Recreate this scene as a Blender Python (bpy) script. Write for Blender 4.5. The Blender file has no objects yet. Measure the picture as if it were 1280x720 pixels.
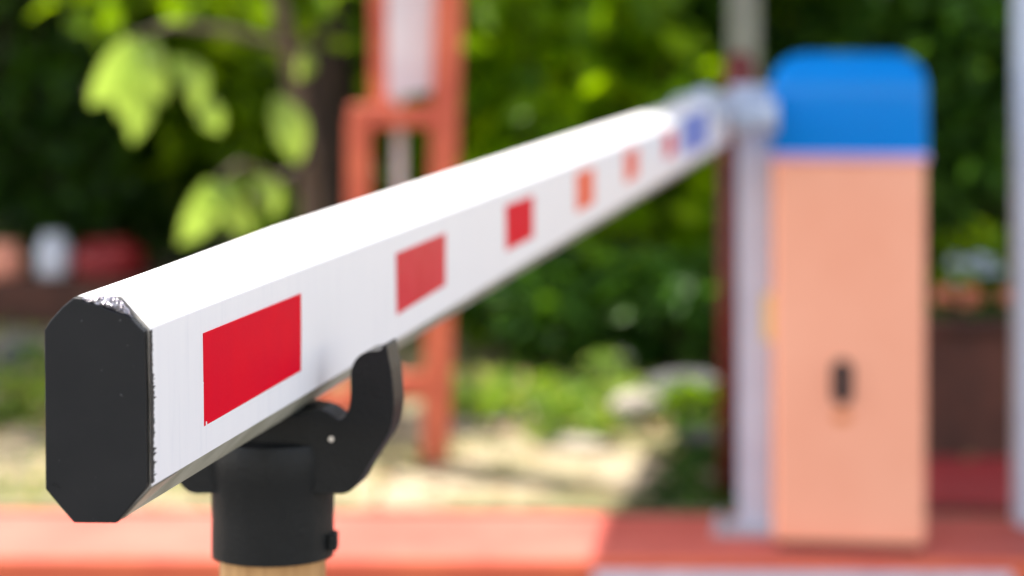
import bpy, math, random
import numpy as np
from mathutils import Vector

random.seed(7)
rng = np.random.default_rng(11)
sc = bpy.context.scene
COL = sc.collection
F = 3022.0          # focal length in photo pixels (85 mm lens)
VX, VY = 1130.0, 45.0
H = 1.038           # eye height above the road

def P(px, py, d):
    return Vector(((px - 640) / F * d, d, H + (VY - py) / F * d))
def gx(px, d): return (px - 640) / F * d
def gz(py, d): return H + (VY - py) / F * d
def gd(py, z): return (H - z) * F / (py - VY)      # distance at which height z shows at row py

# ------------------------------------------------------------------ materials
def nodes(name):
    m = bpy.data.materials.new(name); m.use_nodes = True
    nt = m.node_tree; nt.nodes.clear()
    out = nt.nodes.new('ShaderNodeOutputMaterial')
    return m, nt, out
def L(nt, a, b): nt.links.new(a, b)
def ramp(nt, stops):
    r = nt.nodes.new('ShaderNodeValToRGB')
    e = r.color_ramp.elements
    while len(e) < len(stops): e.new(0.5)
    for k, (p, c) in enumerate(stops):
        e[k].position = p; e[k].color = (c[0], c[1], c[2], 1)
    return r
def noise(nt, scale, detail=4, rough=.55, vec=None, stretch=None):
    n = nt.nodes.new('ShaderNodeTexNoise')
    n.inputs['Scale'].default_value = scale; n.inputs['Detail'].default_value = detail
    n.inputs['Roughness'].default_value = rough
    tc = nt.nodes.new('ShaderNodeTexCoord')
    src = tc.outputs['Object']
    if stretch:
        mp = nt.nodes.new('ShaderNodeMapping'); mp.inputs['Scale'].default_value = stretch
        L(nt, src, mp.inputs['Vector']); src = mp.outputs['Vector']
    L(nt, src, n.inputs['Vector'])
    return n
def paint(name, c, c2=None, rough=.4, metallic=0., scale=8, bump=.05, coat=0., stretch=None, bscale=None, spec=.35):
    m, nt, out = nodes(name)
    b = nt.nodes.new('ShaderNodeBsdfPrincipled')
    c2 = c2 or tuple(x * .8 for x in c)
    n = noise(nt, scale, stretch=stretch)
    r = ramp(nt, [(.35, c2), (.62, c)])
    L(nt, n.outputs['Fac'], r.inputs['Fac']); L(nt, r.outputs['Color'], b.inputs['Base Color'])
    b.inputs['Metallic'].default_value = metallic; b.inputs['Specular IOR Level'].default_value = spec
    n2 = noise(nt, (bscale or scale * 6), 6)
    mr = nt.nodes.new('ShaderNodeMapRange'); mr.inputs['To Min'].default_value = rough * .8
    mr.inputs['To Max'].default_value = min(1, rough * 1.3)
    L(nt, n2.outputs['Fac'], mr.inputs['Value']); L(nt, mr.outputs['Result'], b.inputs['Roughness'])
    b.inputs['Coat Weight'].default_value = coat
    b.inputs['Coat Roughness'].default_value = .12; b.inputs['Coat IOR'].default_value = 1.7
    if bump:
        bp = nt.nodes.new('ShaderNodeBump'); bp.inputs['Strength'].default_value = bump
        bp.inputs['Distance'].default_value = .002
        L(nt, n2.outputs['Fac'], bp.inputs['Height']); L(nt, bp.outputs['Normal'], b.inputs['Normal'])
    L(nt, b.outputs['BSDF'], out.inputs['Surface'])
    return m
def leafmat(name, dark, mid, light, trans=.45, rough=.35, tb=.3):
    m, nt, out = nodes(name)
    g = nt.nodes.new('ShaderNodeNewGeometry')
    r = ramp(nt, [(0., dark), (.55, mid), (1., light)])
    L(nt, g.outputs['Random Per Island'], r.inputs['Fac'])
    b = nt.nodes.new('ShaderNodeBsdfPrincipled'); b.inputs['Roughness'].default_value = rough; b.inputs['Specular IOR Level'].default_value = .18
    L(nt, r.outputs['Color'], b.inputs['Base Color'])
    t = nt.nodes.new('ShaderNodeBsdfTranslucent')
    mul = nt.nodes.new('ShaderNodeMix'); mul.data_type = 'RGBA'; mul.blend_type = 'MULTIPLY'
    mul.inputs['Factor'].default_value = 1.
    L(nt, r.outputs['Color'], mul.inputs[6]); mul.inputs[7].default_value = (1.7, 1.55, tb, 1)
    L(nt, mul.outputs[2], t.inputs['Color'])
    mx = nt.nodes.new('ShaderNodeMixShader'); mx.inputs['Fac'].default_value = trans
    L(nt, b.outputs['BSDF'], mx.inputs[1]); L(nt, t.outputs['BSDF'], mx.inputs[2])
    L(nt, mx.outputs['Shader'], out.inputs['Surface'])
    return m

M = {}
# white painted aluminium with faint vertical wipe marks
def boom_white():
    m, nt, out = nodes('white_boom_paint')
    b = nt.nodes.new('ShaderNodeBsdfPrincipled')
    n = noise(nt, 60, 5, .6, stretch=(3, 3, .25))
    r = ramp(nt, [(.25, (.74, .75, .77)), (.42, (.81, .81, .82)), (.8, (.84, .84, .84))])
    L(nt, n.outputs['Fac'], r.inputs['Fac'])
    n3 = noise(nt, 900, 3, .6)
    r3 = ramp(nt, [(.24, (.55, .55, .55)), (.30, (1, 1, 1))])
    L(nt, n3.outputs['Fac'], r3.inputs['Fac'])
    mul = nt.nodes.new('ShaderNodeMix'); mul.data_type = 'RGBA'; mul.blend_type = 'MULTIPLY'
    mul.inputs['Factor'].default_value = .6
    L(nt, r.outputs['Color'], mul.inputs[6]); L(nt, r3.outputs['Color'], mul.inputs[7])
    L(nt, mul.outputs[2], b.inputs['Base Color'])
    b.inputs['Roughness'].default_value = .38
    n2 = noise(nt, 45, 3, .5, stretch=(4, 4, .3))
    bp = nt.nodes.new('ShaderNodeBump'); bp.inputs['Strength'].default_value = .05; bp.inputs['Distance'].default_value = .001
    L(nt, n2.outputs['Fac'], bp.inputs['Height']); L(nt, bp.outputs['Normal'], b.inputs['Normal'])
    L(nt, b.outputs['BSDF'], out.inputs['Surface'])
    return m
M['boom'] = boom_white()
def cap_plastic():
    m, nt, out = nodes('black_cap_plastic')
    b = nt.nodes.new('ShaderNodeBsdfPrincipled')
    n = noise(nt, 25, 5); r = ramp(nt, [(.3, (.009, .010, .011)), (.7, (.014, .0145, .015))])
    L(nt, n.outputs['Fac'], r.inputs['Fac'])
    n3 = noise(nt, 420, 2, .5); r3 = ramp(nt, [(.74, (0, 0, 0)), (.79, (.07, .07, .07))])
    L(nt, n3.outputs['Fac'], r3.inputs['Fac'])
    ad = nt.nodes.new('ShaderNodeMix'); ad.data_type = 'RGBA'; ad.blend_type = 'ADD'; ad.inputs['Factor'].default_value = 1
    L(nt, r.outputs['Color'], ad.inputs[6]); L(nt, r3.outputs['Color'], ad.inputs[7])
    L(nt, ad.outputs[2], b.inputs['Base Color'])
    b.inputs['Roughness'].default_value = .5; b.inputs['Specular IOR Level'].default_value = .25
    n2 = noise(nt, 1500, 4); bp = nt.nodes.new('ShaderNodeBump'); bp.inputs['Strength'].default_value = .18; bp.inputs['Distance'].default_value = .0004
    L(nt, n2.outputs['Fac'], bp.inputs['Height']); L(nt, bp.outputs['Normal'], b.inputs['Normal'])
    L(nt, b.outputs['BSDF'], out.inputs['Surface'])
    return m
M['cap'] = cap_plastic()
M['rubber'] = paint('black_fork_plastic', (.013, .014, .014), (.010, .011, .011), .42, scale=30, bump=.25, bscale=400, spec=.2)
M['red_tape'] = paint('red_reflective_tape', (.69, .0004, .018), (.66, .0004, .020), .4, scale=40, bump=.02, bscale=900, spec=.02)
M['red_tape2'] = paint('crimson_reflective_tape', (.66, .008, .035), (.60, .001, .02), .3, scale=9, bump=.03, spec=.12)  # slightly pinker, glossier red than the first tape
M['orange_tape'] = paint('orange_faded_tape', (.85, .12, .045), (.8, .09, .04), .35, scale=20, bump=.04, spec=.1)
M['reflection_blue'] = paint('reflection_blue', (.17, .22, .60), (.14, .18, .55), .35, scale=20, bump=.04)
M['foil'] = paint('torn_silver_foil', (.62, .60, .62), (.22, .20, .24), .3, .85, scale=260, bump=.5, bscale=600)
M['raw'] = paint('bare_aluminium', (.72, .70, .66), (.55, .52, .47), .35, .9, scale=50, bump=.1)
M['under'] = paint('ground_reflection_underside', (.42, .42, .36), (.27, .27, .21), .5, scale=30, bump=.1)
M['glue'] = paint('black_sealant', (.012, .012, .013), None, .5, scale=200, bump=.6)
M['tan'] = paint('tan_varnished_pole', (.62, .36, .15), (.42, .22, .08), .45, scale=20, stretch=(5, 5, .3))
M['orange'] = paint('salmon_orange_paint', (.96, .43, .27), (.92, .39, .24), .45, scale=5, bump=.05)
M['blue'] = paint('blue_cap_paint', (.0003, .215, .64), (.0003, .20, .61), .5, scale=5, bump=.02, coat=.16, spec=.0)
M['seam'] = paint('pale_seam_strip', (.62, .42, .66), None, .5)
M['rust'] = paint('rust_stain', (.62, .17, .03), (.7, .22, .06), .7, scale=60)
M['black'] = paint('black_lock_plastic', (.008, .008, .012), None, .4)
M['yellow'] = paint('yellow_latch_paint', (.75, .50, .14), None, .5)
M['grey'] = paint('galvanised_grey_steel', (.42, .45, .50), (.33, .36, .40), .45, .25, scale=12)
M['palepole'] = paint('weathered_grey_pole', (.26, .29, .26), (.18, .20, .18), .6, scale=9)
M['lightgrey'] = paint('light_grey_paint', (.49, .56, .66), (.44, .50, .60), .45, scale=10)
M['maroon'] = paint('dark_red_paint', (.13, .012, .010), (.09, .01, .009), .45, scale=10)
M['redframe'] = paint('red_oxide_paint', (.62, .15, .07), (.46, .085, .045), .5, scale=9)
M['board'] = paint('white_board', (.70, .69, .70), (.60, .58, .60), .6, scale=6)
M['bark'] = paint('dark_bark', (.045, .028, .018), (.018, .011, .008), .9, scale=14, bump=1., stretch=(3, 3, .6))
M['palebark'] = paint('grey_bark', (.16, .12, .095), (.07, .05, .04), .9, scale=14, bump=1., stretch=(3, 3, .6))
M['stone'] = paint('pale_stone', (.42, .38, .31), (.27, .24, .20), .85, scale=12, bump=.8)
M['greystone'] = paint('grey_stone', (.12, .12, .12), (.06, .06, .065), .85, scale=12, bump=.8)
M['terracotta'] = paint('terracotta', (.85, .36, .25), (.75, .28, .18), .7, scale=20)
M['brownwall'] = paint('brown_planter_wall', (.11, .045, .03), (.06, .028, .02), .8, scale=7, bump=.4)
M['whiteplastic'] = paint('white_plastic', (.72, .76, .85), None, .4)
M['redplastic'] = paint('red_plastic', (.27, .018, .02), None, .4)
M['shade_strip'] = paint('dark_shade_strip', (.12, .12, .07), (.05, .05, .03), .9, scale=6, bump=.5)
M['asphalt'] = paint('asphalt', (.09, .088, .085), (.05, .05, .05), .9, scale=30, bump=.6)
M['kerbred'] = paint('red_kerb_paint', (.66, .135, .055), (.58, .10, .045), .6, scale=9, bump=.3)
M['kerbtop'] = paint('red_kerb_top_paint', (.50, .115, .085), (.38, .07, .05), .7, scale=4, bump=.3)
M['whitepaint'] = paint('white_road_paint', (.66, .64, .72), (.5, .48, .55), .6, scale=12, bump=.3)
M['platform'] = paint('dark_red_floor_paint', (.40, .04, .042), (.30, .03, .034), .6, scale=5, bump=.3)
M['canopy'] = paint('canopy_sheet', (.6, .6, .6), None, .6)
M['flower'] = paint('pale_blue_petals', (.5, .62, .75), None, .6)
def soil():
    m, nt, out = nodes('sandy_soil')
    b = nt.nodes.new('ShaderNodeBsdfPrincipled'); b.inputs['Roughness'].default_value = .95
    n = noise(nt, 2.2, 6, .6)
    r = ramp(nt, [(.32, (.10, .115, .03)), (.42, (.20, .19, .075)), (.54, (.37, .31, .20)), (.72, (.50, .42, .31))])
    L(nt, n.outputs['Fac'], r.inputs['Fac'])
    n2 = noise(nt, 30, 6, .7); r2 = ramp(nt, [(.38, (.4, .38, .34)), (.55, (1, 1, 1))])
    L(nt, n2.outputs['Fac'], r2.inputs['Fac'])
    mul = nt.nodes.new('ShaderNodeMix'); mul.data_type = 'RGBA'; mul.blend_type = 'MULTIPLY'; mul.inputs['Factor'].default_value = .8
    L(nt, r.outputs['Color'], mul.inputs[6]); L(nt, r2.outputs['Color'], mul.inputs[7])
    L(nt, mul.outputs[2], b.inputs['Base Color'])
    bp = nt.nodes.new('ShaderNodeBump'); bp.inputs['Strength'].default_value = .7; bp.inputs['Distance'].default_value = .02
    L(nt, n2.outputs['Fac'], bp.inputs['Height']); L(nt, bp.outputs['Normal'], b.inputs['Normal'])
    L(nt, b.outputs['BSDF'], out.inputs['Surface'])
    return m
M['soil'] = soil()
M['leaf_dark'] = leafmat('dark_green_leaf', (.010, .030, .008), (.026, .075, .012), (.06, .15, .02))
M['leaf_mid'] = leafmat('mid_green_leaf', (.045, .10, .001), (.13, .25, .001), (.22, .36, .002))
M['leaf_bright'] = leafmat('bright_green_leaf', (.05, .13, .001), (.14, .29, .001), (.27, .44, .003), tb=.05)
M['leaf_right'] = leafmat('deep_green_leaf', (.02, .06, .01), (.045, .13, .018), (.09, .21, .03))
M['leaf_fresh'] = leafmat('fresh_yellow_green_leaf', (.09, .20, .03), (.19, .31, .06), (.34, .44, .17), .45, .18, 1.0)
M['grassy'] = leafmat('dry_green_grass', (.08, .18, .02), (.18, .30, .04), (.36, .38, .10), .35, .6)

# ------------------------------------------------------------------ mesh helpers
class MB:
    def __init__(self): self.v = []; self.f = []
    def add(self, vs, fs):
        o = len(self.v); self.v += [tuple(v) for v in vs]; self.f += [tuple(i + o for i in f) for f in fs]; return self
    def box(self, c, s, rz=0.):
        ca, sa = math.cos(rz), math.sin(rz); vs = []
        for z in (-.5, .5):
            for x, y in ((-.5, -.5), (.5, -.5), (.5, .5), (-.5, .5)):
                X, Y = x * s[0], y * s[1]
                vs.append((c[0] + X * ca - Y * sa, c[1] + X * sa + Y * ca, c[2] + z * s[2]))
        return self.add(vs, [(3, 2, 1, 0), (4, 5, 6, 7), (0, 1, 5, 4), (1, 2, 6, 5), (2, 3, 7, 6), (3, 0, 4, 7)])
    def tube(self, pts, rad, n=12, caps=True):
        pts = [Vector(p) for p in pts]; rings = []
        for i, p in enumerate(pts):
            d = (pts[min(i + 1, len(pts) - 1)] - pts[max(i - 1, 0)]).normalized()
            a = Vector((1, 0, 0)) if abs(d.x) < .8 else Vector((0, 1, 0))
            u = d.cross(a).normalized(); w = d.cross(u)
            r = rad[i] if isinstance(rad, (list, tuple)) else rad
            rings.append([p + u * (r * math.cos(2 * math.pi * k / n)) + w * (r * math.sin(2 * math.pi * k / n)) for k in range(n)])
        vs = [q for r_ in rings for q in r_]; fs = []
        for i in range(len(rings) - 1):
            for k in range(n):
                fs.append((i * n + k, i * n + (k + 1) % n, (i + 1) * n + (k + 1) % n, (i + 1) * n + k))
        if caps: fs += [tuple(range(n)), tuple(reversed(range((len(rings) - 1) * n, len(rings) * n)))]
        return self.add(vs, fs)
    def lathe(self, c, prof, n=40, ridge=0.):
        vs = []; fs = []
        for r, z in prof:
            for k in range(n):
                rr = r * (1 + (ridge if k % 4 == 0 else 0))
                vs.append((c[0] + rr * math.cos(2 * math.pi * k / n), c[1] + rr * math.sin(2 * math.pi * k / n), z))
        for i in range(len(prof) - 1):
            for k in range(n):
                fs.append((i * n + k, i * n + (k + 1) % n, (i + 1) * n + (k + 1) % n, (i + 1) * n + k))
        fs += [tuple(range(n)), tuple(reversed(range((len(prof) - 1) * n, len(prof) * n)))]
        return self.add(vs, fs)
    def prism(self, front, back):
        n = len(front)
        return self.add(list(front) + list(back), [tuple(range(n)), tuple(reversed(range(n, 2 * n)))] +
                        [(i, i + n, (i + 1) % n + n, (i + 1) % n) for i in range(n)])
    def build(self, name, mat, parent=None, smooth=False, bevel=0., seg=3):
        me = bpy.data.meshes.new(name)
        off = Vector((0, 0, 0))
        p = parent
        while p is not None: off += p.location; p = p.parent
        loc = Vector((0, 0, 0))
        if parent is None:
            a = np.array(self.v); loc = Vector((float((a[:, 0].min() + a[:, 0].max()) / 2), float((a[:, 1].min() + a[:, 1].max()) / 2), float(a[:, 2].min())))
            off = loc
        me.from_pydata([(v[0] - off.x, v[1] - off.y, v[2] - off.z) for v in self.v], [], self.f)
        me.validate(); me.update()
        import bmesh
        bm = bmesh.new(); bm.from_mesh(me); bmesh.ops.recalc_face_normals(bm, faces=bm.faces); bm.to_mesh(me); bm.free()
        me.materials.append(M[mat])
        o = bpy.data.objects.new(name, me); COL.objects.link(o); o.location = loc; o.parent = parent
        if smooth:
            me.shade_smooth()
        if bevel:
            md = o.modifiers.new('bevel', 'BEVEL'); md.width = bevel; md.segments = seg; md.limit_method = 'ANGLE'; md.angle_limit = math.radians(35)
            md.harden_normals = True
            me.shade_smooth()
        return o

def smooth_by_angle(o, ang=35):
    import bmesh
    me = o.data
    bm = bmesh.new(); bm.from_mesh(me)
    for e in bm.edges:
        if len(e.link_faces) == 2 and e.calc_face_angle(0) > math.radians(ang): e.smooth = False
    for f in bm.faces: f.smooth = True
    bm.to_mesh(me); bm.free()

def tag(o, label=None, cat=None, group=None, kind=None):
    if label: o['label'] = label
    if cat: o['category'] = cat
    if group: o['group'] = group
    if kind: o['kind'] = kind
    return o
def thing(name, loc, label, cat, group=None):
    o = bpy.data.objects.new(name, None); COL.objects.link(o); o.location = loc; o.empty_display_size = .1
    return tag(o, label, cat, group)

# ------------------------------------------------------------------ barrier boom
ax = Vector(((VX - 640) / F, 1, 0)).normalized()       # along the boom, away from the camera
rt = Vector((ax.y, -ax.x, 0))                           # to its right
up = Vector((0, 0, 1))
P0 = P(120, 512, 1.0)
EYE = Vector((0, 0, H))
def ray(px, py): return Vector(((px - 640) / F, 1, (VY - py) / F))
def onplane(px, py, o, n):
    r = ray(px, py); t = (o - EYE).dot(n) / r.dot(n); return EYE + r * t
def loc2(px, py, s=0.):                                 # coordinates in the boom's cross-section
    q = onplane(px, py, P0 + ax * s, ax) - P0
    return q.dot(rt), q.z
prof_px = [(57, 411), (93, 371), (148, 371), (184, 411.5), (186, 610), (147, 652), (94, 652), (57, 609)]
prof = [loc2(*p) for p in prof_px]
def bp(v, z, s): return P0 + rt * v + up * z + ax * s
LEN = 3.30
root = thing('barrier_boom', bp(0, 0, LEN) * 1.0, 'long white octagonal barrier boom with red tape patches, black end cap towards the camera', 'barrier arm')
def extra(s):                                          # the boom grows a little wider towards its root
    return float(np.interp(s, [0, .12, .35, 1.6, 4], [0, .003, .009, .015, .017]))
def section(s):
    e = extra(s); vs = []
    for k, (v, z) in enumerate(prof):
        vs.append(bp(v - (e if k in (0, 1, 6, 7) else 0), z + (.0015 * min(1, s / .35) if k in (1, 2) else 0), s))
    return vs
mb = MB(); ss = [.0035, .05, .12, .2, .35, .6, .9, 1.2, 1.6, 2.2, LEN]
secs = [section(s) for s in ss]
# top, sides, right upper slope = white paint; the underside = ground reflection painted as a grey-green tone
vs = [p for q in secs for p in q]; fs = []; fu = []
for i in range(len(ss) - 1):
    for k in range(8):
        f = (i * 8 + k, i * 8 + (k + 1) % 8, (i + 1) * 8 + (k + 1) % 8, (i + 1) * 8 + k)
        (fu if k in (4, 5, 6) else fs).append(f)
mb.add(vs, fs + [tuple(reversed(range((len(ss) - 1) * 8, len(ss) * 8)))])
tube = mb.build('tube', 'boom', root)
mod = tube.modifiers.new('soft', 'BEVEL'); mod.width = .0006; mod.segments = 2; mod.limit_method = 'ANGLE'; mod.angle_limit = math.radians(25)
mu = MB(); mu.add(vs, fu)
und = mu.build('underside', 'under', root); und['label'] = 'underside of the boom with the greenish grey ground reflection painted on'
# inner end wall, bare metal
MB().add([bp(v, z, .0036) for v, z in prof], [tuple(range(8))]).build('end_wall', 'raw', root)

# end cap: a chipped plastic plate with a raised rim line
cap_px = [(56, 412), (63, 401), (78, 384), (93, 371.5), (104, 373), (106, 377), (124, 381), (135, 386), (147, 390.5), (157, 392.5), (163, 396), (175, 409), (181, 414),
          (183, 500), (184, 609), (164, 632), (146, 653.5), (93, 653), (75, 632), (57.5, 611)]
cpf = [loc2(*p) for p in cap_px]
cv, cz = sum(p[0] for p in cpf) / len(cpf), sum(p[1] for p in cpf) / len(cpf)
m1 = MB(); m1.prism([bp(v, z, -.0008) for v, z in cpf], [bp(v, z, .0034) for v, z in cpf])
cap = m1.build('end_cap', 'cap', root, bevel=.0006, seg=3)
# small stamped mark on the cap's lower left
m2 = MB()
a0 = loc2(69, 604); 
for (x, y, w, h) in ((66, 603, 2.4, 3.0), (70, 605, 2.0, 2.6), (73.5, 607, 2.4, 2.4)):
    v0, z0 = loc2(x, y); dv, dz = w * .00033, h * .00033
    m2.prism([bp(v0, z0, -.00105), bp(v0 + dv, z0 - dz * .2, -.00105), bp(v0 + dv, z0 - dz, -.00105), bp(v0, z0 - dz * .9, -.00105)],
             [bp(v0, z0, -.0007), bp(v0 + dv, z0 - dz * .2, -.0007), bp(v0 + dv, z0 - dz, -.0007), bp(v0, z0 - dz * .9, -.0007)])
mk = m2.build('moulded_mark', 'rubber', cap)
# crumpled silver film along the chipped top edge
m3 = MB(); nu, nv = 34, 7
top = [(103.5, 370.5), (120, 370.2), (142, 371), (150, 376), (162, 391)]
bot = [(104.5, 377), (123, 382), (140, 389), (156, 393.5), (165, 397)]
def lerp(path, t):
    t *= len(path) - 1; i = min(int(t), len(path) - 2); f = t - i
    return (path[i][0] + (path[i + 1][0] - path[i][0]) * f, path[i][1] + (path[i + 1][1] - path[i][1]) * f)
R3 = random.Random(3); vs3 = []
for i in range(nu + 1):
    for j in range(nv + 1):
        a, b = lerp(top, i / nu), lerp(bot, i / nu); f = j / nv
        x, y = a[0] + (b[0] - a[0]) * f, a[1] + (b[1] - a[1]) * f
        edge = 1 if 0 < j < nv else .35
        v, z = loc2(x + R3.uniform(-.7, .7), y + R3.uniform(-.8, .8) * edge)
        vs3.append(bp(v, z, .0012 - .0016 * math.sin(f * 3.1) + R3.uniform(-.0009, .0009)))
m3.add(vs3, [(i * (nv + 1) + j, i * (nv + 1) + j + 1, (i + 1) * (nv + 1) + j + 1, (i + 1) * (nv + 1) + j) for i in range(nu) for j in range(nv)])
foil = m3.build('torn_film', 'foil', root); foil['label'] = 'crumpled silver film at the chipped corner of the cap'
# ragged black sealant along the right edge, and tiny chips
m4 = MB(); R4 = random.Random(5); zc = 414
ptsA, ptsB = [], []
while zc < 606:
    g = .0008 + (.0012 if zc > 470 else .0003) * R4.random() * (1 + (R4.random() > .75))
    v, z = loc2(184, zc)
    ptsA.append(bp(prof[3][0] + (prof[4][0] - prof[3][0]) * (zc - 411) / 199 + .0004, z, .0015)); ptsB.append(bp(prof[3][0] + (prof[4][0] - prof[3][0]) * (zc - 411) / 199 + .00035, z, .0037 + g * 2.2))
    zc += R4.uniform(1.0, 3.0)
n = len(ptsA); m4.add(ptsA + ptsB, [(i, i + 1, n + i + 1, n + i) for i in range(n - 1)])
m4.build('sealant', 'glue', root)
# worn bare spot near the lower right corner of the tube
m5 = MB(); E0, E1 = prof[4], prof[5]
def onbev(f, s, o=.0004):
    nrm = Vector((E1[1] - E0[1], 0, -(E1[0] - E0[0]))); v = E0[0] + (E1[0] - E0[0]) * f; z = E0[1] + (E1[1] - E0[1]) * f
    nv_ = Vector((-(E1[1] - E0[1]), (E1[0] - E0[0]))).normalized()
    if nv_.x < 0: nv_ = -nv_
    return bp(v + nv_.x * o, z + nv_.y * o, s)
m5.add([onbev(.02, .004), onbev(.35, .004), onbev(.98, .004), onbev(.96, .012), onbev(.55, .027), onbev(.2, .038), onbev(.02, .042)], [tuple(range(7))])
ww = m5.build('worn_patch', 'raw', root); ww['label'] = 'bare worn metal at the lower corner beside the cap'

# tape patches on the right-hand side face
S0 = bp(prof[3][0], prof[3][1], 0)
def side(px, py, off=.0003):
    nn = (rt * 1.0)
    q = onplane(px, py, S0, nn); return q + rt * off
def tape(px, mat, label, name='reflective_tape'):
    fr = [side(x, y, .0006) for x, y in px]; bk = [side(x, y, -.0004) for x, y in px]
    o = MB().prism(fr, bk).build(name, mat, root); o['label'] = label; return o
tape([(253.2, 416.6), (310, 393.4), (375, 366.8), (375.3, 410), (375, 463.3), (300, 506.3), (262, 528), (257.6, 530.4), (257.3, 526.5), (255.6, 526.8), (255.8, 531.6), (253.4, 533), (253.6, 480), (254, 478.5), (253.3, 477)], 'red_tape', 'largest bright red tape patch, nearest the end cap')
tape([(494.5, 317), (556, 291), (556, 356), (494.5, 394)], 'red_tape2', 'second red tape patch with a sheen')
tape([(631.5, 257), (666, 244), (666, 296), (631.5, 314)], 'red_tape', 'third, deep red tape patch')
tape([(719.5, 217), (742, 209), (742, 254), (719.5, 266)], 'orange_tape', 'fourth tape patch, faded to orange')
tape([(780.5, 190), (797, 184), (797, 220), (780.5, 230)], 'orange_tape', 'fifth tape patch, small and orange red')
tape([(831, 167), (843, 163), (843, 193), (831, 200)], 'red_tape', 'sixth tape patch beside the painted blue reflection')
tape([(852, 148), (884, 135), (884, 180), (852, 196)], 'reflection_blue', 'painted blue reflection of the cabinet near the cabinet end', 'blue_reflection')  # reflection of the blue cabinet, put in as a coloured patch
# light grey clamp at the root, with the shaft into the cabinet
mb = MB()
a = bp(0, .0, 0)
def bbox(v0, v1, z0, z1, s0, s1, m=None):
    m = m or MB()
    return m.prism([bp(v0, z0, s0), bp(v1, z0, s0), bp(v1, z1, s0), bp(v0, z1, s0)], [bp(v0, z0, s1), bp(v1, z0, s1), bp(v1, z1, s1), bp(v0, z1, s1)])
zt, zb = prof[1][1], prof[5][1]; vl, vr = prof[0][0], prof[3][0]
m6 = MB()
bbox(vl - .024, vr + .006, zt + .002, zt + .007, 3.02, LEN + .1, m6)
bbox(vr + .001, vr + .009, zt - .035, zt + .002, 3.0, LEN + .1, m6)
bbox(vl - .030, vl - .022, zb + .01, zt + .002, 3.02, LEN + .1, m6)
clamp = m6.build('clamp', 'lightgrey', root, bevel=.003)
m7 = MB(); q0 = bp(vl - .03, .012, LEN + .05)
m7.tube([q0, q0 + rt * .16], .03, 24)
m7.tube([q0 + rt * .085, q0 + rt * .11], .045, 24)
m7.build('pivot_shaft', 'lightgrey', root, bevel=.003)
for s in (3.08, 3.24):
    m8 = MB(); b0 = bp((vl + vr) / 2 - .008, zt + .0065, s); m8.tube([b0, b0 + up * .012], .009, 6); m8.build('bolt', 'lightgrey', clamp)

# ------------------------------------------------------------------ fork rest
rf = 1.282; DF = rf
fr = thing('fork_rest_post', (gx(338, DF), DF, 0), 'black plastic fork on a tan pole holding up the near end of the boom', 'barrier rest')
cx = 336
right = [(489, 462), (492, 490), (493, 515), (486, 543), (470, 566), (456, 588), (446, 608), (432, 618), (414, 617)]
inner = [(300, 521), (372, 521), (390, 513), (402, 511), (414, 518), (424, 526), (432, 520), (438, 505), (438, 482), (438, 461), (446, 446), (460, 438), (477, 438), (479, 430), (483, 430), (486, 448)]
mir = lambda q: (2 * cx - q[0], q[1])
outline = inner[1:] + right + [mir(q) for q in reversed(right)] + [mir(q) for q in reversed(inner[1:])]
def chaikin(p, it=2):
    for _ in range(it):
        q = []
        for i in range(len(p)):
            a_, b_ = p[i], p[(i + 1) % len(p)]
            q += [(a_[0] * .75 + b_[0] * .25, a_[1] * .75 + b_[1] * .25), (a_[0] * .25 + b_[0] * .75, a_[1] * .25 + b_[1] * .75)]
        p = q
    return p
def fplate(pts, d0, d1):
    o0 = P(cx, 520, DF)
    A, B = [], []
    for x, y in pts:
        q = onplane(x, y, o0, ax); A.append(q + ax * (d0 - DF)); B.append(q + ax * (d1 - DF))
    return MB().prism(A, B)
fork = fplate(chaikin(outline), DF, DF + .026).build('fork', 'rubber', fr, bevel=.003, seg=4)
# rear web, a little lower
rear = [(300, 515), (372, 515), (392, 517), (416, 538), (430, 560), (424, 590), (250, 590), (244, 560), (248, 530), (270, 500)]
fplate(rear, DF + .026, DF + .045).build('rear_web', 'rubber', fr, bevel=.002)
c = P(341, 600, DF + .02)
zt_, zb_ = gz(556, DF), gz(713, DF - .02)
sl = MB(); rr = .0332
sl.lathe((c.x, c.y), [(.026, zb_ - .0), (rr * .985, zb_), (rr * .99, zb_ + .004), (rr * .985, zb_ + .02), (rr * 1.0, zt_ - .024), (rr * 1.04, zt_ - .019), (rr * 1.04, zt_ - .006), (rr * .99, zt_), (.024, zt_ + .001)], 64, .006)
slv = sl.build('sleeve', 'rubber', fr); smooth_by_angle(slv, 50)
# clamp ear, and a pale stud added in place of a specular glint
m = MB(); m.box((c.x + rr * 1.0, c.y - .008, zb_ + .009), (.005, .012, .009)); m.build('clip', 'rubber', slv, bevel=.001)
m = MB(); q = P(414, 549, DF - .006); m.tube([q, q + Vector((0, .012, 0))], .0015, 14); m.build('highlight_stud', 'raw', fork, smooth=False)
pl = MB(); pl.lathe((c.x, c.y), [(.0295, 0), (.0295, .3), (.0285, zb_ + .012)], 40); o = pl.build('pole', 'tan', fr); smooth_by_angle(o)
m = MB(); m.lathe((c.x, c.y), [(.07, 0), (.07, .006), (.034, .008), (.034, .03)], 32); m.build('base_plate', 'grey', fr, bevel=.001)

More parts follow.
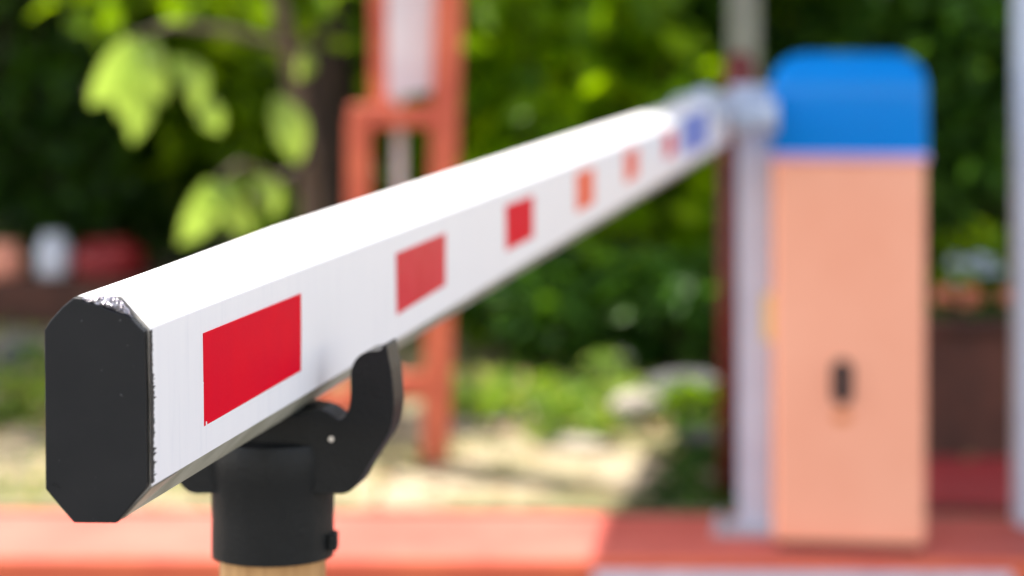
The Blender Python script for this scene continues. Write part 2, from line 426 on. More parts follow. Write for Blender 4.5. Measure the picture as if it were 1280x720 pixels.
# ------------------------------------------------------------------ barrier cabinet
KZ = .12
DC = gd(692, KZ)
yaw = -math.radians(8.3)
W = (1159 - 969) / F * DC
cc = Vector((gx(1076, DC), DC + .150, KZ))
cab = thing('barrier_cabinet', cc, 'salmon orange barrier cabinet with rounded blue top standing on the red kerb', 'barrier cabinet')
cr, sr = math.cos(yaw), math.sin(yaw)
def cl(x, y, z): return Vector((cc.x + x * cr - y * sr, cc.y + x * sr + y * cr, z))
DD = .27; zs = gz(199, DC)
m = MB(); m.box((cc.x, cc.y, (KZ + .012 + zs) / 2), (W, DD, zs - KZ - .012), yaw); m.build('body', 'orange', cab, bevel=.012, seg=5)
m = MB(); m.box((cc.x, cc.y, KZ + .006), (W - .02, DD - .02, .0125), yaw); m.build('plinth', 'black', cab)  # black inset strip, its colour giving the shadow gap under the body
m = MB(); m.box((cc.x, cc.y, zs + .003), (W + .012, DD + .012, .014), yaw); m.build('seam_strip', 'seam', cab, bevel=.002)
zt2 = gz(67, DC)
m = MB()
# blue top: lofted rounded sections
hx, hy = W / 2 + .004, DD / 2 + .004
def rrect(hx, hy, r, z, n=7):
    pts = []
    for cxs, cys, a0 in ((1, 1, 0), (-1, 1, 90), (-1, -1, 180), (1, -1, 270)):
        for k in range(n):
            a = math.radians(a0 + 90 * k / (n - 1)); pts.append(cl(cxs * (hx - r) + r * math.cos(a), cys * (hy - r) + r * math.sin(a), z))
    return pts
R = .060; rings = [rrect(hx, hy, .016, zs + .0098)]
rings.append(rrect(hx, hy, .018, zt2 - R - .02))
for k in range(0, 10):
    a = math.radians(90 * k / 9); ins = R * (1 - math.cos(a)); rings.append(rrect(hx - ins, hy - ins, .020 + .01 * k / 9, zt2 - R + R * math.sin(a)))
nn = len(rings[0]); vv = [p for q in rings for p in q]
ff = [(i * nn + k, i * nn + (k + 1) % nn, (i + 1) * nn + (k + 1) % nn, (i + 1) * nn + k) for i in range(len(rings) - 1) for k in range(nn)]
m.add(vv, ff + [tuple(range(nn)), tuple(range((len(rings) - 1) * nn, len(rings) * nn))])
hood = m.build('hood', 'blue', cab); smooth_by_angle(hood, 50)
# lock
m = MB(); lx = (1057 - 1065) / F * DC; lz = gz(479, DC)
pts = []
for k in range(24):
    a = 2 * math.pi * k / 24; X = .0175 * math.cos(a); Z = .0175 * math.sin(a) + (.023 if math.sin(a) >= 0 else -.023); pts.append((lx + X, Z + lz))
m.prism([cl(x, -DD / 2 - .010, z) for x, z in pts], [cl(x, -DD / 2 + .002, z) for x, z in pts])
lk = m.build('lock', 'black', cab, bevel=.002)
m = MB(); pts = [(lx + .016 * math.cos(2 * math.pi * k / 16), gz(524, DC) + .009 * math.sin(2 * math.pi * k / 16)) for k in range(16)]
m.prism([cl(x, -DD / 2 - .0012, z) for x, z in pts], [cl(x, -DD / 2 + .001, z) for x, z in pts]); m.build('rust_stain', 'rust', cab)
m = MB(); m.box(cl(-W / 2 - .008, -DD / 2 + .03, gz(402, DC)), (.018, .03, .085), yaw); lt = m.build('latch', 'yellow', cab, bevel=.004)
m = MB(); m.box(cl(0, -DD / 2 - .0005, (zs + KZ) / 2), (.0001, .0001, .0001), yaw)

# ------------------------------------------------------------------ posts by the cabinet
d = gd(664, KZ)
t = thing('steel_post', (gx(944, d), d, KZ), 'light grey square steel post with base plate close beside the cabinet', 'post')
m = MB(); m.box((gx(944, d), d, (KZ + gz(132, d)) / 2), (.062, .05, gz(132, d) - KZ), yaw); m.build('post', 'lightgrey', t, bevel=.003)
m = MB(); m.box((gx(932, d), d, KZ + .006), (.115, .11, .012), yaw); pt = m.build('base_plate', 'grey', t, bevel=.002)
m = MB()
for dx in (-.045, .045):
    for dy in (-.04, .04):
        m = MB(); m.tube([(gx(932, d) + dx, d + dy, KZ + .01), (gx(932, d) + dx, d + dy, KZ + .026)], .008, 6); m.build('bolt', 'grey', pt)
m = MB(); m.box((gx(940, d), d, gz(128, d) + .008), (.075, .07, .05), yaw); m.build('head', 'lightgrey', t, bevel=.006)
d2 = 4.95
t = thing('warning_lamp_post', (gx(911, d2), d2, .09), 'thin dark red post with a small red lamp on top behind the boom end', 'post')
m = MB(); m.tube([(gx(911, d2), d2, .09), (gx(911, d2), d2, gz(112, d2))], .021, 16); m.build('post', 'maroon', t, smooth=True)
m = MB(); z0 = gz(106, d2); xx = gx(925, d2)
m.lathe((xx, d2), [(.034, z0 - .012), (.036, z0), (.032, z0 + .012), (.031, z0 + .045), (.02, z0 + .062), (.004, z0 + .067)], 24); m.build('lamp', 'maroon', t, smooth=True)
d3 = 6.6
t = thing('tall_pole', (gx(925, d3), d3, .09), 'tall pale grey round pole rising behind the red lamp', 'pole')
m = MB(); m.lathe((gx(930, d3), d3), [(.045, .09), (.042, 1.3), (.035, 4.2)], 20); m.build('shaft', 'palepole', t, smooth=True)
m = MB(); m.lathe((gx(930, d3), d3), [(.09, .09), (.09, .12), (.05, .13)], 20); m.build('foot', 'grey', t)

# canopy over the kerb (its post stands at the right edge of the photograph)
SUN = Vector((-.30, .25, .92)).normalized()
ZC = 2.6
def shadow_src(x, y, z): k = (ZC - z) / SUN.z; return (x + SUN.x * k, y + SUN.y * k)
dA, dB = gd(690, KZ), gd(560, .1)
A = shadow_src(gx(742, dA), dA, KZ); B = shadow_src(gx(800, dB), dB, .1)
dd = 946 / (VX - 842)
yf = shadow_src(0, dd, gz(190, dd))[1]
sl_ = (B[0] - A[0]) / (B[1] - A[1])
xl = lambda y: A[0] + sl_ * (y - A[1])
t = thing('canopy', (gx(1300, 4.7), 4.7, KZ), 'flat canopy roof over the cabinet carried by a pale grey post at the right edge', 'canopy')
yb = 6.3
q = [(xl(yf), yf), (3.4, yf), (3.4, yb), (xl(yb), yb)]
m = MB(); m.prism([(x, y, ZC) for x, y in q], [(x, y, ZC + .06) for x, y in q]); m.build('roof', 'canopy', t)
px_ = gx(1269, 4.55) + .035
for i, (x, y) in enumerate([(px_, 4.55), (3.2, 4.55), (px_, 6.0), (3.2, 6.0)]):
    if i == 2: x = 2.2
    m = MB(); m.box((x, y, (KZ + ZC) / 2), (.07, .07, ZC - KZ)); m.build('post', 'lightgrey', t, bevel=.004)

# ------------------------------------------------------------------ red frame with white board
d = 5.35; zf = .09
t = thing('painted_steel_frame', (gx(510, d), d, zf), 'red painted steel frame with a white board, standing on the sandy bed behind the boom', 'steel frame')
def bar(p0, p1, w, name='post', mat='redframe', par=None, yy=None):
    m = MB(); p0 = Vector(p0); p1 = Vector(p1); dr = (p1 - p0).normalized()
    s = Vector((0, 1, 0)); u = dr.cross(s).normalized()
    if u.length < .1: u = Vector((1, 0, 0))
    h = w / 2
    m.prism([p0 + u * h + s * h, p0 - u * h + s * h, p0 - u * h - s * h, p0 + u * h - s * h], [p1 + u * h + s * h, p1 - u * h + s * h, p1 - u * h - s * h, p1 + u * h - s * h])
    return m.build(name, mat, par or t, bevel=.004)
bar(P(449, 148, d), (gx(447, d), d, zf), .052)
bar(P(543, 599, d) , P(566, -160, d), .062)
bar(P(478, 160, d + .06), P(476, -160, d + .06), .05)
bar(P(437, 145, d), P(546, 145, d), .05, 'rail')
bar(P(465, 482, d), P(530, 482, d), .055, 'rail')
bar(P(395, 505, d + .1), P(470, 490, d + .1), .04, 'rail')
bar(P(450, -150, d + .04), P(590, -150, d + .04), .05, 'rail')
m = MB()
a0, a1, a2, a3 = P(484, -140, d + .03), P(560, -140, d + .03), P(556, 112, d + .03), P(484, 124, d + .03)
m.prism([a0, a1, a2, a3], [v + Vector((0, .012, 0)) for v in (a0, a1, a2, a3)]); m.build('board', 'board', t, bevel=.002)
m = MB(); m.tube([P(498, 110, d + .05), P(500, 260, d + .05)], .012, 10); m.build('stay', 'board', t)

# ------------------------------------------------------------------ left things
d = 8.0; zb2 = gz(345, d)
GB = .09
t = thing('stone_block', (gx(110, d), d, GB), 'low dark stone ledge under the red and white plastic cans at far left', 'ledge')
m = MB(); m.box((gx(115, d), d + .05, (GB + zb2) / 2), (.62, .4, zb2 - GB)); m.build('ledge', 'brownwall', t, bevel=.015)
def can(px0, px1, py, hgt, mat, name, label):
    x = (gx(px0, d) + gx(px1, d)) / 2; w = (gx(px1, d) - gx(px0, d))
    t = thing(name, (x, d, zb2), label, 'container')
    m = MB(); m.lathe((x, d), [(w * .42, zb2), (w * .5, zb2 + hgt * .15), (w * .5, zb2 + hgt * .75), (w * .4, zb2 + hgt * .9), (w * .3, zb2 + hgt)], 24); m.build('body', mat, t, smooth=True)
    m = MB(); m.lathe((x, d), [(w * .34, zb2 + hgt), (w * .34, zb2 + hgt * 1.12)], 20); m.build('lid', mat, t, bevel=.003)
can(46, 88, 0, .125, 'whiteplastic', 'white_can', 'pale bluish white plastic can on the far left ledge')
can(90, 182, 0, .105, 'redplastic', 'red_basin', 'wide red plastic tub beside the white can at far left')
d9 = 8.0
t = thing('terracotta_urn', (gx(5, d9), d9, GB), 'small peach coloured urn on a dark plinth, cut by the left edge', 'urn')
zt3 = gz(303, d9); tb = zt3 - .13
m = MB(); m.box((gx(5, d9) - .03, d9, (GB + tb - .001) / 2), (.26, .22, tb - .001 - GB)); m.build('plinth', 'brownwall', t, bevel=.01)
m = MB(); m.lathe((gx(5, d9), d9), [(.04, tb), (.068, tb + .04), (.066, zt3 - .05), (.045, zt3 - .02), (.055, zt3)], 24); m.build('body', 'terracotta', t, smooth=True)

# ------------------------------------------------------------------ right: planter wall with pots
d = 5.25; zt4 = gz(414, d)
t = thing('planter_wall', (gx(1250, d), d + .3, GB), 'low dark brown planter wall to the right of the cabinet', 'planter wall')
m = MB(); m.box((gx(1160, d) + .70, d + .2, (GB + zt4) / 2), (1.5, .4, zt4 - GB)); m.build('wall', 'brownwall', t, bevel=.01)
m = MB(); m.box((gx(1160, d) + .70, d + .2, zt4 + .011), (1.54, .44, .022)); m.build('coping', 'brownwall', t, bevel=.005)
# ------------------------------------------------------------------ ground, kerb, bed
m = MB(); m.add([(-150, -60, 0), (150, -60, 0), (150, 240, 0), (-150, 240, 0)], [(0, 1, 2, 3)])
tag(m.build('ground', 'asphalt'), kind='structure')
th = math.radians(-1.2)
kf = gd(698, KZ); kb = gd(641, KZ)
def kk(x, y, z, x0=0.): return Vector((x * math.cos(th), y + x * math.sin(th), z))
m = MB(); m.prism([kk(-12, kf, 0), kk(12, kf, 0), kk(12, kb, 0), kk(-12, kb, 0)], [kk(-12, kf, KZ), kk(12, kf, KZ), kk(12, kb, KZ), kk(-12, kb, KZ)])
kb_o = tag(m.build('kerb', 'kerbred', bevel=.012), kind='structure')
kb_o.data.materials.append(M['kerbtop'])  # top face has its own red tone
for f_ in kb_o.data.polygons:
    if f_.normal.z > .9: f_.material_index = 1
# white painted band low on the kerb face, on the right
xa = gx(742, kf)
m = MB(); zq = gz(713, kf); m.prism([kk(xa, kf - .004, 0.004), kk(gx(1262, kf), kf - .004, 0.004), kk(gx(1262, kf), kf - .004, zq), kk(xa, kf - .004, zq)],
                     [kk(xa, kf + .004, 0.004), kk(gx(1262, kf), kf + .004, 0.004), kk(gx(1262, kf), kf + .004, zq), kk(xa, kf + .004, zq)])
tag(m.build('kerb_marking', 'whitepaint'), kind='structure')
m = MB(); m.prism([kk(-12, kb - .002, .02), kk(12, kb - .002, .02), kk(12, kb + .03, .02), kk(-12, kb + .03, .02)], [kk(-12, kb - .002, KZ + .004), kk(12, kb - .002, KZ + .004), kk(12, kb + .03, KZ + .004), kk(-12, kb + .03, KZ + .004)])
tag(m.build('bed_shade_line', 'shade_strip'), kind='structure')  # dark strip added for the shade line between kerb and bed
# sandy planting bed behind the kerb, gently uneven
nx, ny = 90, 90; vs = []
for j in range(ny + 1):
    y = kb + .004 + (60 * (j / ny) ** 2.2)
    for i in range(nx + 1):
        x = -14 + 28 * i / nx; x *= 1 + j / ny * 3
        yy = y + (x * math.sin(th) if j == 0 else x * math.sin(th) * max(0, 1 - j / 40))
        z = GB + (.012 * math.sin(x * 3.1 + y * 1.7) + .01 * math.sin(x * 7.3 - y * 4.1)) * min(1, j / 8)
        vs.append((x, yy, z))
m = MB(); m.add(vs, [(j * (nx + 1) + i, j * (nx + 1) + i + 1, (j + 1) * (nx + 1) + i + 1, (j + 1) * (nx + 1) + i) for j in range(ny) for i in range(nx)])
tag(m.build('planting_bed', 'soil', smooth=True), kind='structure')
# red painted floor on the right, behind the cabinet
xr = gx(940, kb)
m = MB(); m.prism([(xr, kb + .09, .06), (8, kb - .1, .06), (8, 5.6, .06), (xr + .12, 5.6, .06)], [(xr, kb + .09, KZ + .004), (8, kb - .1, KZ + .004), (8, 5.6, KZ + .004), (xr + .12, 5.6, KZ + .004)])
tag(m.build('red_pavement', 'platform'), kind='structure')

# ------------------------------------------------------------------ stones
def stone(px, py, d, w, h, mat, label):
    x = gx(px, d); m = MB(); n = 12; R_ = random.Random(int(px * 7 + py)); vs = []; fs = []
    for j in range(7):
        a = math.pi * j / 6
        for k in range(n):
            b = 2 * math.pi * k / n; q = 1 + R_.uniform(-.12, .12)
            vs.append((x + w * .5 * math.sin(a) * math.cos(b) * q, d + w * .4 * math.sin(a) * math.sin(b) * q, GB - .01 + h * .5 * (1 + -math.cos(a) * (1 + R_.uniform(-.06, .06)))))
    for j in range(6):
        for k in range(n): fs.append((j * n + k, j * n + (k + 1) % n, (j + 1) * n + (k + 1) % n, (j + 1) * n + k))
    m.add(vs, fs); return tag(m.build('garden_stone', mat, smooth=True), label, 'stone', 'stones along the planting bed')
stone(797, 500, 5.92, .15, .09, 'stone', 'rounded pale cream stone in front of the green bush')
stone(858, 505, 6.2, .22, .10, 'greystone', 'flat grey stone in the shade beside the pale stone')
stone(880, 560, 5.6, .14, .05, 'greystone', 'small grey stone low in the shade left of the steel post')
stone(610, 560, 5.9, .2, .035, 'stone', 'low pale flat stone to the right of the red frame foot')
stone(720, 585, 5.6, .16, .03, 'stone', 'low sunlit stone near the edge of the shade')
stone(30, 470, 6.9, .16, .10, 'greystone', 'grey stone in the grass at far left')

# ------------------------------------------------------------------ foliage
def leaves(cent, norm_up, length, width, R_, droop=.35, fold=.25):
    """numpy arrays of leaf quads: a pointed leaf folded along its midrib (6 vertices, 4 faces)"""
    n = len(cent)
    d = R_.normal(size=(n, 3)); d[:, 2] = d[:, 2] * .5 - droop; d /= np.linalg.norm(d, axis=1)[:, None]
    u = R_.normal(size=(n, 3)); u[:, 2] += norm_up; u -= d * (u * d).sum(1)[:, None]; u /= np.linalg.norm(u, axis=1)[:, None]
    s = np.cross(d, u)
    l = (length * R_.uniform(.6, 1.3, n))[:, None]; w = (width * R_.uniform(.7, 1.2, n))[:, None]
    base = cent
    v = np.stack([base, base + d * l * .35 + s * w * .5 + u * w * fold, base + d * l * .4, base + d * l * .35 - s * w * .5 + u * w * fold,
                  base + d * l * .72 + s * w * .36 + u * w * fold * .4 - u * l * .05, base + d * l * .72 - s * w * .36 + u * w * fold * .4 - u * l * .05, base + d * l - u * l * .12], axis=1)
    return v
LF = [(0, 1, 2), (0, 2, 3), (1, 4, 6, 2), (2, 6, 5, 3)]
def leafobj(name, V, mat, parent):
    n = V.shape[0]; off = Vector((0, 0, 0)); p = parent
    while p is not None: off += p.location; p = p.parent
    vs = (V.reshape(-1, 3) - np.array(off)).astype(np.float32)
    nf = n * 4
    idx = np.arange(n)[:, None] * 7
    tri = (idx + np.array([0, 1, 2, 0, 2, 3, 1, 4, 6, 2, 2, 6, 5, 3])[None, :]).reshape(-1)
    me = bpy.data.meshes.new(name)
    me.vertices.add(len(vs)); me.vertices.foreach_set('co', vs.reshape(-1))
    me.loops.add(len(tri)); me.loops.foreach_set('vertex_index', tri.astype(np.int32))
    tot = np.tile([3, 3, 4, 4], n); st = np.concatenate([[0], np.cumsum(tot)[:-1]])
    me.polygons.add(nf); me.polygons.foreach_set('loop_start', st.astype(np.int32)); me.polygons.foreach_set('loop_total', tot.astype(np.int32))
    me.update(calc_edges=True); me.validate()
    me.materials.append(M[mat])
    o = bpy.data.objects.new(name, me); COL.objects.link(o); o.parent = parent
    return o
def clumps(c, r, n, k, R_, cr=.28):
    """points in k clumps spread through an ellipsoid"""
    a = R_.normal(size=(k, 3)); a /= np.linalg.norm(a, axis=1)[:, None]; a *= (R_.uniform(.15, 1, k) ** .5)[:, None]
    cc_ = np.array(c) + a * np.array(r)
    i = R_.integers(0, k, n)
    sz = R_.uniform(.5, 1.3, k)[i][:, None]
    return cc_[i] + R_.normal(size=(n, 3)) * np.array(r) * cr * .6 * sz, cc_
def bush(px, d, w, h, n, mat, label, leaf=.08, k=26, seed=1, z0=GB, depth=None, group=None, name='bush'):
    R_ = np.random.default_rng(seed); x = gx(px, d)
    t = thing(name, (x, d, z0), label, 'bush', group)
    pts, cc_ = clumps((x, d, z0 + h * .52), (w / 2, (depth or w) / 2, h * .5), n, k, R_)
    pts[:, 2] = np.maximum(pts[:, 2], z0 + .03)
    leafobj('foliage', leaves(pts, .6, leaf, leaf * .5, R_), mat, t)
    m = MB()
    for q in cc_[:12]:
        b = Vector((x + float(R_.normal()) * .05, d + float(R_.normal()) * .05, z0)); e = Vector(q); mid = (b + e) / 2 + Vector((0, 0, .1 * h)); mid.x = b.x + (e.x - b.x) * .35
        m.tube([b, mid, e], [.014, .009, .004], 6)
    m.build('stems', 'bark', t)
    return t
def tree(px, d, trunk_r, h, crown_z, crown_r, n, mat, label, seed=1, lean=0., bark='bark', leaf=.13, k=45, ch=1.4, name='tree', cy=0.):
    R_ = np.random.default_rng(seed); x = gx(px, d)
    t = thing(name, (x, d, GB), label, 'tree')
    m = MB(); pts = []; rad = []
    for i in range(9):
        f = i / 8; pts.append((x + lean * f * h + .05 * math.sin(f * 5 + seed), d + .05 * math.sin(f * 4 + seed * 2), GB - .02 + f * h)); rad.append(trunk_r * (1.5 if i == 0 else 1.1 - .65 * f))
    m.tube(pts, rad, 14); 
    cen = (pts[-1][0], d + cy, crown_z)
    lp, cc_ = clumps(cen, (crown_r, crown_r, ch), n, k, R_)
    for q in cc_[:16]:
        j = int(R_.integers(4, 9)); b = Vector(pts[j]); e = Vector(q)
        m.tube([b, b.lerp(e, .5) + Vector((0, 0, .15)), e], [trunk_r * .35, trunk_r * .2, .01], 7)
    tr = m.build('trunk', bark, t); smooth_by_angle(tr, 60)
    leafobj('crown', leaves(lp, .6, leaf, leaf * .5, R_), mat, t)
    return t
# trees whose crowns close over the background
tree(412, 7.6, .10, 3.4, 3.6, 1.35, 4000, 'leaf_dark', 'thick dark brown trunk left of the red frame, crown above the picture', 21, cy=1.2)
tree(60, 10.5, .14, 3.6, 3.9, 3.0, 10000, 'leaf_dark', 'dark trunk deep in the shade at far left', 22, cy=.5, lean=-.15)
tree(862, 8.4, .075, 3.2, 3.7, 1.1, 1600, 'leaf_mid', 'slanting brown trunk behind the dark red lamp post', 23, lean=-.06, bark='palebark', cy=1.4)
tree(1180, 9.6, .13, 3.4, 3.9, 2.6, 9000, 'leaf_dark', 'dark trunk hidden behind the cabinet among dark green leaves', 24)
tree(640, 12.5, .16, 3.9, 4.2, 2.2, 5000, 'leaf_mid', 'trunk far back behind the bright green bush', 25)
tree(-420, 8.2, .12, 3.0, 2.9, 1.9, 9000, 'leaf_dark', 'unseen low crowned tree added outside the left edge to shade the far left', 26)  # out-of-view tree added to darken the far left
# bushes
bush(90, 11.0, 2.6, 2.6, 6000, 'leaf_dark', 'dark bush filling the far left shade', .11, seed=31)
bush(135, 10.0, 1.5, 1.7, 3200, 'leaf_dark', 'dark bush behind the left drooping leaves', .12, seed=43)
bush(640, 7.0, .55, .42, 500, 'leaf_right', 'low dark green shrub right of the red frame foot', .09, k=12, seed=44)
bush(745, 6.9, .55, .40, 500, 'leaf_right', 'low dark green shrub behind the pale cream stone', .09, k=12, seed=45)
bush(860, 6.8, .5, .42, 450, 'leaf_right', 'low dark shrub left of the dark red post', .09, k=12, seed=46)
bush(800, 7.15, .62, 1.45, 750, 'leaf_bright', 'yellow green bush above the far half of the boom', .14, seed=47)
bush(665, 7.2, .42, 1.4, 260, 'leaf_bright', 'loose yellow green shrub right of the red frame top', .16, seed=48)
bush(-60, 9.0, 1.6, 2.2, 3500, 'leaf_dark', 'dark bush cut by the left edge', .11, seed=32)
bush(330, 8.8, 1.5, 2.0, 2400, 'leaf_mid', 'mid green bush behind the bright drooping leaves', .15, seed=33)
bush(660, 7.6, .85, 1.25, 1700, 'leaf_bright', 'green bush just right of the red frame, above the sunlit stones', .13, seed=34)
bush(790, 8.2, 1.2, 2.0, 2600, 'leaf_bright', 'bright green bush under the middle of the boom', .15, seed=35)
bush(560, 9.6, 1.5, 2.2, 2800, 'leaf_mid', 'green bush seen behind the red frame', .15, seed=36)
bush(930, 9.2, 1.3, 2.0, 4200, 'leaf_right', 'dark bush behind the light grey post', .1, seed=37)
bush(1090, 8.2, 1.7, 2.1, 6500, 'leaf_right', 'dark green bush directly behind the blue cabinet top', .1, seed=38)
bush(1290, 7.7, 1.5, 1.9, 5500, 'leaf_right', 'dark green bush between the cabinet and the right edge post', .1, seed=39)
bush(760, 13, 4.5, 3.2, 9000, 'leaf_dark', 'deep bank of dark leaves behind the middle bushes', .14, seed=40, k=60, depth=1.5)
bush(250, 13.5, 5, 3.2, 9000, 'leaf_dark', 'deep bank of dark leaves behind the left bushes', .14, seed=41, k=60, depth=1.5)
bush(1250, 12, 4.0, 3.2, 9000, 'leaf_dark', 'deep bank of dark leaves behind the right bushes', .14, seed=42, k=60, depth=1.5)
# low sunlit plants on the bed
for i, (px, d, w, h, mt, lb) in enumerate([
    (600, 5.9, .30, .13, 'grassy', 'low pale green plant beside the foot of the red frame'),
    (655, 6.1, .32, .13, 'grassy', 'second low pale green plant to the right of the red frame'),
    (740, 6.3, .26, .15, 'leaf_fresh', 'low bright green plant left of the pale stone'),
    (700, 5.7, .26, .10, 'grassy', 'small ground hugging plant on the sunlit sand'),
    (760, 6.0, .22, .12, 'grassy', 'small plant at the edge of the shade'),
    (20, 5.9, .34, .15, 'grassy', 'pale leafy plant at the far left edge'),
    (60, 6.5, .34, .14, 'grassy', 'pale plant behind the end cap on the left'),
    (870, 5.9, .26, .16, 'leaf_mid', 'small green plant in the shade left of the dark red post')]):
    bush(px, d, w, h * .75, 240, mt, lb, .042, k=9, seed=60 + i, name='low_plant')
# pale blue flowers on the planter wall
bush(1215, 5.55, .22, .16, 260, 'leaf_mid', 'leafy plant with pale blue flowers on the planter wall', .05, k=10, seed=80, z0=zt4 + .023, name='flowering_plant')
ft = [o for o in bpy.data.objects if o.name == 'flowering_plant'][0]
m = MB(); R5 = random.Random(8)
for k in range(14):
    x, y, z = gx(R5.uniform(1195, 1250), 5.45), 5.45 + R5.uniform(0, .1), gz(R5.uniform(322, 352), 5.45)
    m.lathe((x, y), [(.004, z - .006), (.017, z), (.014, z + .008), (.003, z + .01)], 8)
m.build('flowers', 'flower', ft, smooth=True)

lab = ['round coral flower head over green leaves nearest the cabinet', 'middle coral flower head over the brown planter wall', 'coral flower head beside the pale post at the right edge']
for i, px in enumerate((1180, 1213, 1264)):
    x = gx(px, 5.33); R_ = np.random.default_rng(200 + i)
    t = thing('coral_flower', (x, 5.33, zt4 + .022), lab[i], 'flower', 'coral flowers on the planter wall')
    zf_ = gz(371, 5.33)
    m = MB(); m.tube([(x + .01, 5.33, zt4 + .022), (x, 5.33, zf_)], .003, 6); m.build('stem', 'bark', t)
    pt = R_.normal(size=(150, 3)); pt /= np.linalg.norm(pt, axis=1)[:, None]; pt = pt * .011 + np.array([x, 5.33, zf_])
    leafobj('petals', leaves(pt, .5, .020, .014, R_, droop=0), 'terracotta', t)
    pt, _ = clumps((x, 5.34, zt4 + .05), (.05, .05, .03), 60, 6, R_)
    leafobj('leaves', leaves(pt, .5, .04, .02, R_), 'leaf_right', t)
# young tree with big drooping fresh leaves, lit by the sun
d = 5.3
t = thing('young_tree', (gx(395, d + .9), d + .9, GB), 'young tree with large yellow green drooping leaves in the sun at upper left', 'tree')
def bigleaf(p0, p1, w, dd, tw=0.):
    """leaf from pixel p0 to p1, width w px, as a curved 5 x 7 sheet"""
    A_, B_ = P(p0[0], p0[1], d + dd), P(p1[0], p1[1], d + dd + .02); ax_ = B_ - A_; ln = ax_.length; ax_.normalize()
    s = Vector((math.cos(tw), math.sin(tw), 0)); s = (s - ax_ * s.dot(ax_)).normalized(); nr = ax_.cross(s)
    W_ = w / F * d; vs = []; fs = []
    for i in range(9):
        f = i / 8; ww = W_ * .5 * (math.sin(math.pi * min(1, f ** .85 * .97 + .03)) ** .8)
        for j in range(5):
            g = (j - 2) / 2
            vs.append(A_ + ax_ * (ln * f) + s * (ww * g) + nr * (abs(g) * ww * .35 + .02 * math.sin(f * 3)))
    for i in range(8):
        for j in range(4): fs.append((i * 5 + j, i * 5 + j + 1, (i + 1) * 5 + j + 1, (i + 1) * 5 + j))
    return MB().add(vs, fs)
fresh = [((160, 48), (112, 132), 50, 0, .5), ((172, 46), (150, 150), 46, .05, .2), ((190, 50), (205, 130), 44, -.03, -.3), ((215, 72), (245, 142), 52, .0, .9), ((180, 95), (165, 178), 34, .1, .3),
         ((345, 120), (372, 205), 46, .0, .4), ((262, 225), (222, 305), 50, .02, .6), ((275, 228), (262, 268), 42, .0, .1), ((290, 222), (318, 298), 46, .03, -.4), ((318, 220), (342, 272), 40, .06, .8),
         ((250, 120), (275, 165), 34, .3, .2), ((140, 0), (128, 35), 30, .4, .5), ((230, -10), (215, 30), 40, .5, .1), ((300, -15), (330, 40), 44, .5, .6), ((380, 60), (372, 100), 26, .3, .5)]
for (a, b, w, dd, tw) in fresh: bigleaf(a, b, w, dd, tw).build('leaf', 'leaf_mid' if a[1] < 10 else 'leaf_fresh', t, smooth=True)
m = MB(); tp = [Vector((gx(395, d + .9), d + .9, GB)), P(392, 380, d + .8), P(385, 200, d + .7), P(360, 60, d + .5), P(330, -80, d + .4), P(300, -260, d + .4)]
m.tube(tp, [.035, .03, .026, .021, .018, .014], 10)
m.tube([tp[3], P(290, 40, d + .3), P(215, 30, d + .1), P(165, 46, d)], [.013, .010, .007, .004], 8)
m.tube([tp[2], P(365, 150, d + .4), P(346, 118, d)], [.012, .009, .004], 8)
m.tube([tp[2], P(350, 225, d + .4), P(300, 205, d + .2), P(272, 225, d)], [.012, .009, .007, .004], 8)
m.build('trunk', 'palebark', t, smooth=True)
R_ = np.random.default_rng(90)
lp, cc_ = clumps((gx(260, d + .9), d + .9, 1.25), (.34, .4, .30), 420, 14, R_)
leafobj('rear_leaves', leaves(lp, .5, .10, .05, R_), 'leaf_mid', t)

# grass and leaf litter on the bed
R_ = np.random.default_rng(77); n = 2600
g = np.zeros((n, 3)); g[:, 0] = R_.uniform(-2.2, .6, n); g[:, 1] = kb + .05 + R_.uniform(0, 1, n) ** .8 * 4; g[:, 2] = GB
keep = (np.sin(g[:, 0] * 4.3 + g[:, 1] * 2.1) + np.sin(g[:, 0] * 9.1 - g[:, 1] * 5.3) + R_.normal(size=n) * .5) > .3
keep &= g[:, 0] < .35 + (g[:, 1] - 5) * .1
g = g[keep]
V = leaves(g, .1, .055, .012, R_, droop=-1.2)
o = leafobj('grass', V, 'grassy', None); tag(o, 'tufts of pale green grass over the sandy bed', 'grass', kind='stuff')
n = 1500; g = np.zeros((n, 3)); g[:, 0] = R_.uniform(-2.5, 1.2, n); g[:, 1] = kb + .05 + R_.uniform(0, 1, n) ** .8 * 5; g[:, 2] = GB + .02
M['litter'] = leafmat('dry_leaf', (.16, .08, .035), (.32, .19, .09), (.45, .34, .18), .1, .7)
o = leafobj('leaf_litter', leaves(g, 3, .05, .025, R_, droop=.0), 'litter', None); tag(o, 'dry fallen leaves over the sandy bed', 'leaf litter', kind='stuff')

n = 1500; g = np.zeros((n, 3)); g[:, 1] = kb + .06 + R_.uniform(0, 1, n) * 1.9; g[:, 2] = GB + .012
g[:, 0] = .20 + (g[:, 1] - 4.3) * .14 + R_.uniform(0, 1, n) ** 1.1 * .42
o = leafobj('shade_leaves', leaves(g, 2, .05, .028, R_, droop=.0), 'leaf_dark', None); tag(o, 'dark leaves added to deepen the shade left of the steel post', 'ground cover', kind='stuff')  # dark leaves scattered along the shadow to make it deeper

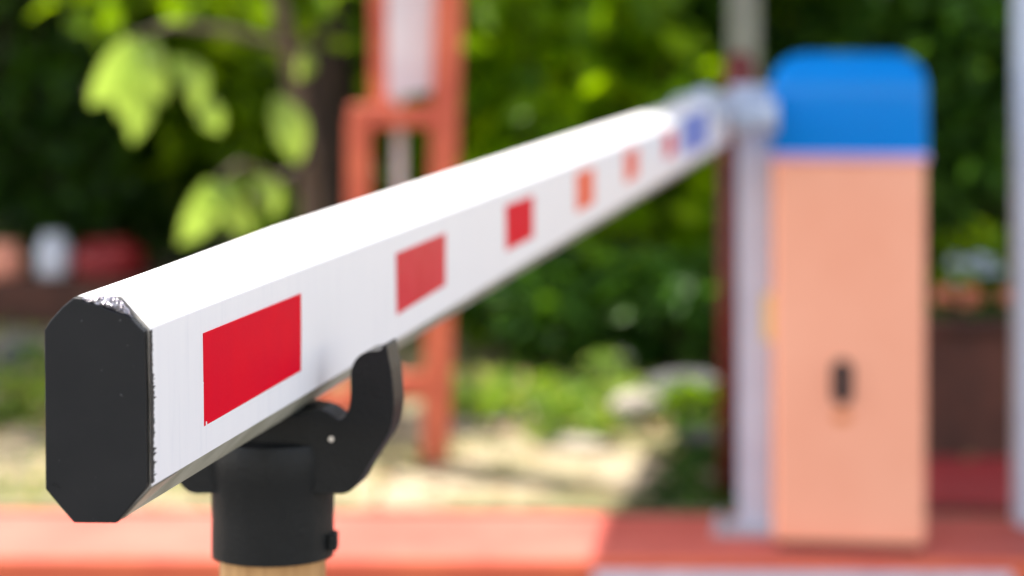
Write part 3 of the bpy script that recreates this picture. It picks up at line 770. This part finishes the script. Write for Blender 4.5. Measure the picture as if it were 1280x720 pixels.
# ------------------------------------------------------------------ light, sky, camera
w = bpy.data.worlds.new('World'); sc.world = w; w.use_nodes = True
nt = w.node_tree; nt.nodes.clear()
sky = nt.nodes.new('ShaderNodeTexSky'); sky.sky_type = 'NISHITA'; sky.sun_disc = False
el = math.asin(SUN.z); az = math.atan2(SUN.x, SUN.y)
sky.sun_elevation = el; sky.sun_rotation = az
bg = nt.nodes.new('ShaderNodeBackground'); bg.inputs['Strength'].default_value = .15
wo = nt.nodes.new('ShaderNodeOutputWorld'); 
wm = nt.nodes.new('ShaderNodeMix'); wm.data_type = 'RGBA'; wm.blend_type = 'MULTIPLY'; wm.inputs['Factor'].default_value = 1
L(nt, sky.outputs['Color'], wm.inputs[6]); wm.inputs[7].default_value = (1.32, 1.0, .785, 1)
L(nt, wm.outputs[2], bg.inputs['Color']); L(nt, bg.outputs['Background'], wo.inputs['Surface'])
ld = bpy.data.lights.new('sun', 'SUN'); ld.energy = 3.2; ld.angle = math.radians(.5); ld.color = (1, .95, .87)
lo = bpy.data.objects.new('sun', ld); COL.objects.link(lo); lo.location = (-3, 2, 9)
lo.rotation_euler = (-SUN).to_track_quat('-Z', 'Y').to_euler()

cd = bpy.data.cameras.new('camera'); cam = bpy.data.objects.new('camera', cd); COL.objects.link(cam); sc.camera = cam
cam.location = (0, 0, H); cam.rotation_euler = (math.radians(90), 0, 0)
cd.lens = 85; cd.sensor_width = 36; cd.sensor_fit = 'HORIZONTAL'
cd.shift_y = -(360 - VY) / 1280
cd.clip_start = .05; cd.clip_end = 600
cd.dof.use_dof = True; cd.dof.focus_distance = 1.075; cd.dof.aperture_fstop = 5.9; cd.dof.aperture_blades = 0

sc.view_settings.view_transform = 'Standard'; sc.view_settings.look = 'None'; sc.view_settings.gamma = 1
sc.view_settings.exposure = 1.97
sc.render.engine = 'CYCLES'
sc.cycles.use_denoising = True
sc.cycles.max_bounces = 8; sc.cycles.transparent_max_bounces = 4; sc.cycles.transmission_bounces = 4
sc.cycles.sample_clamp_indirect = 8
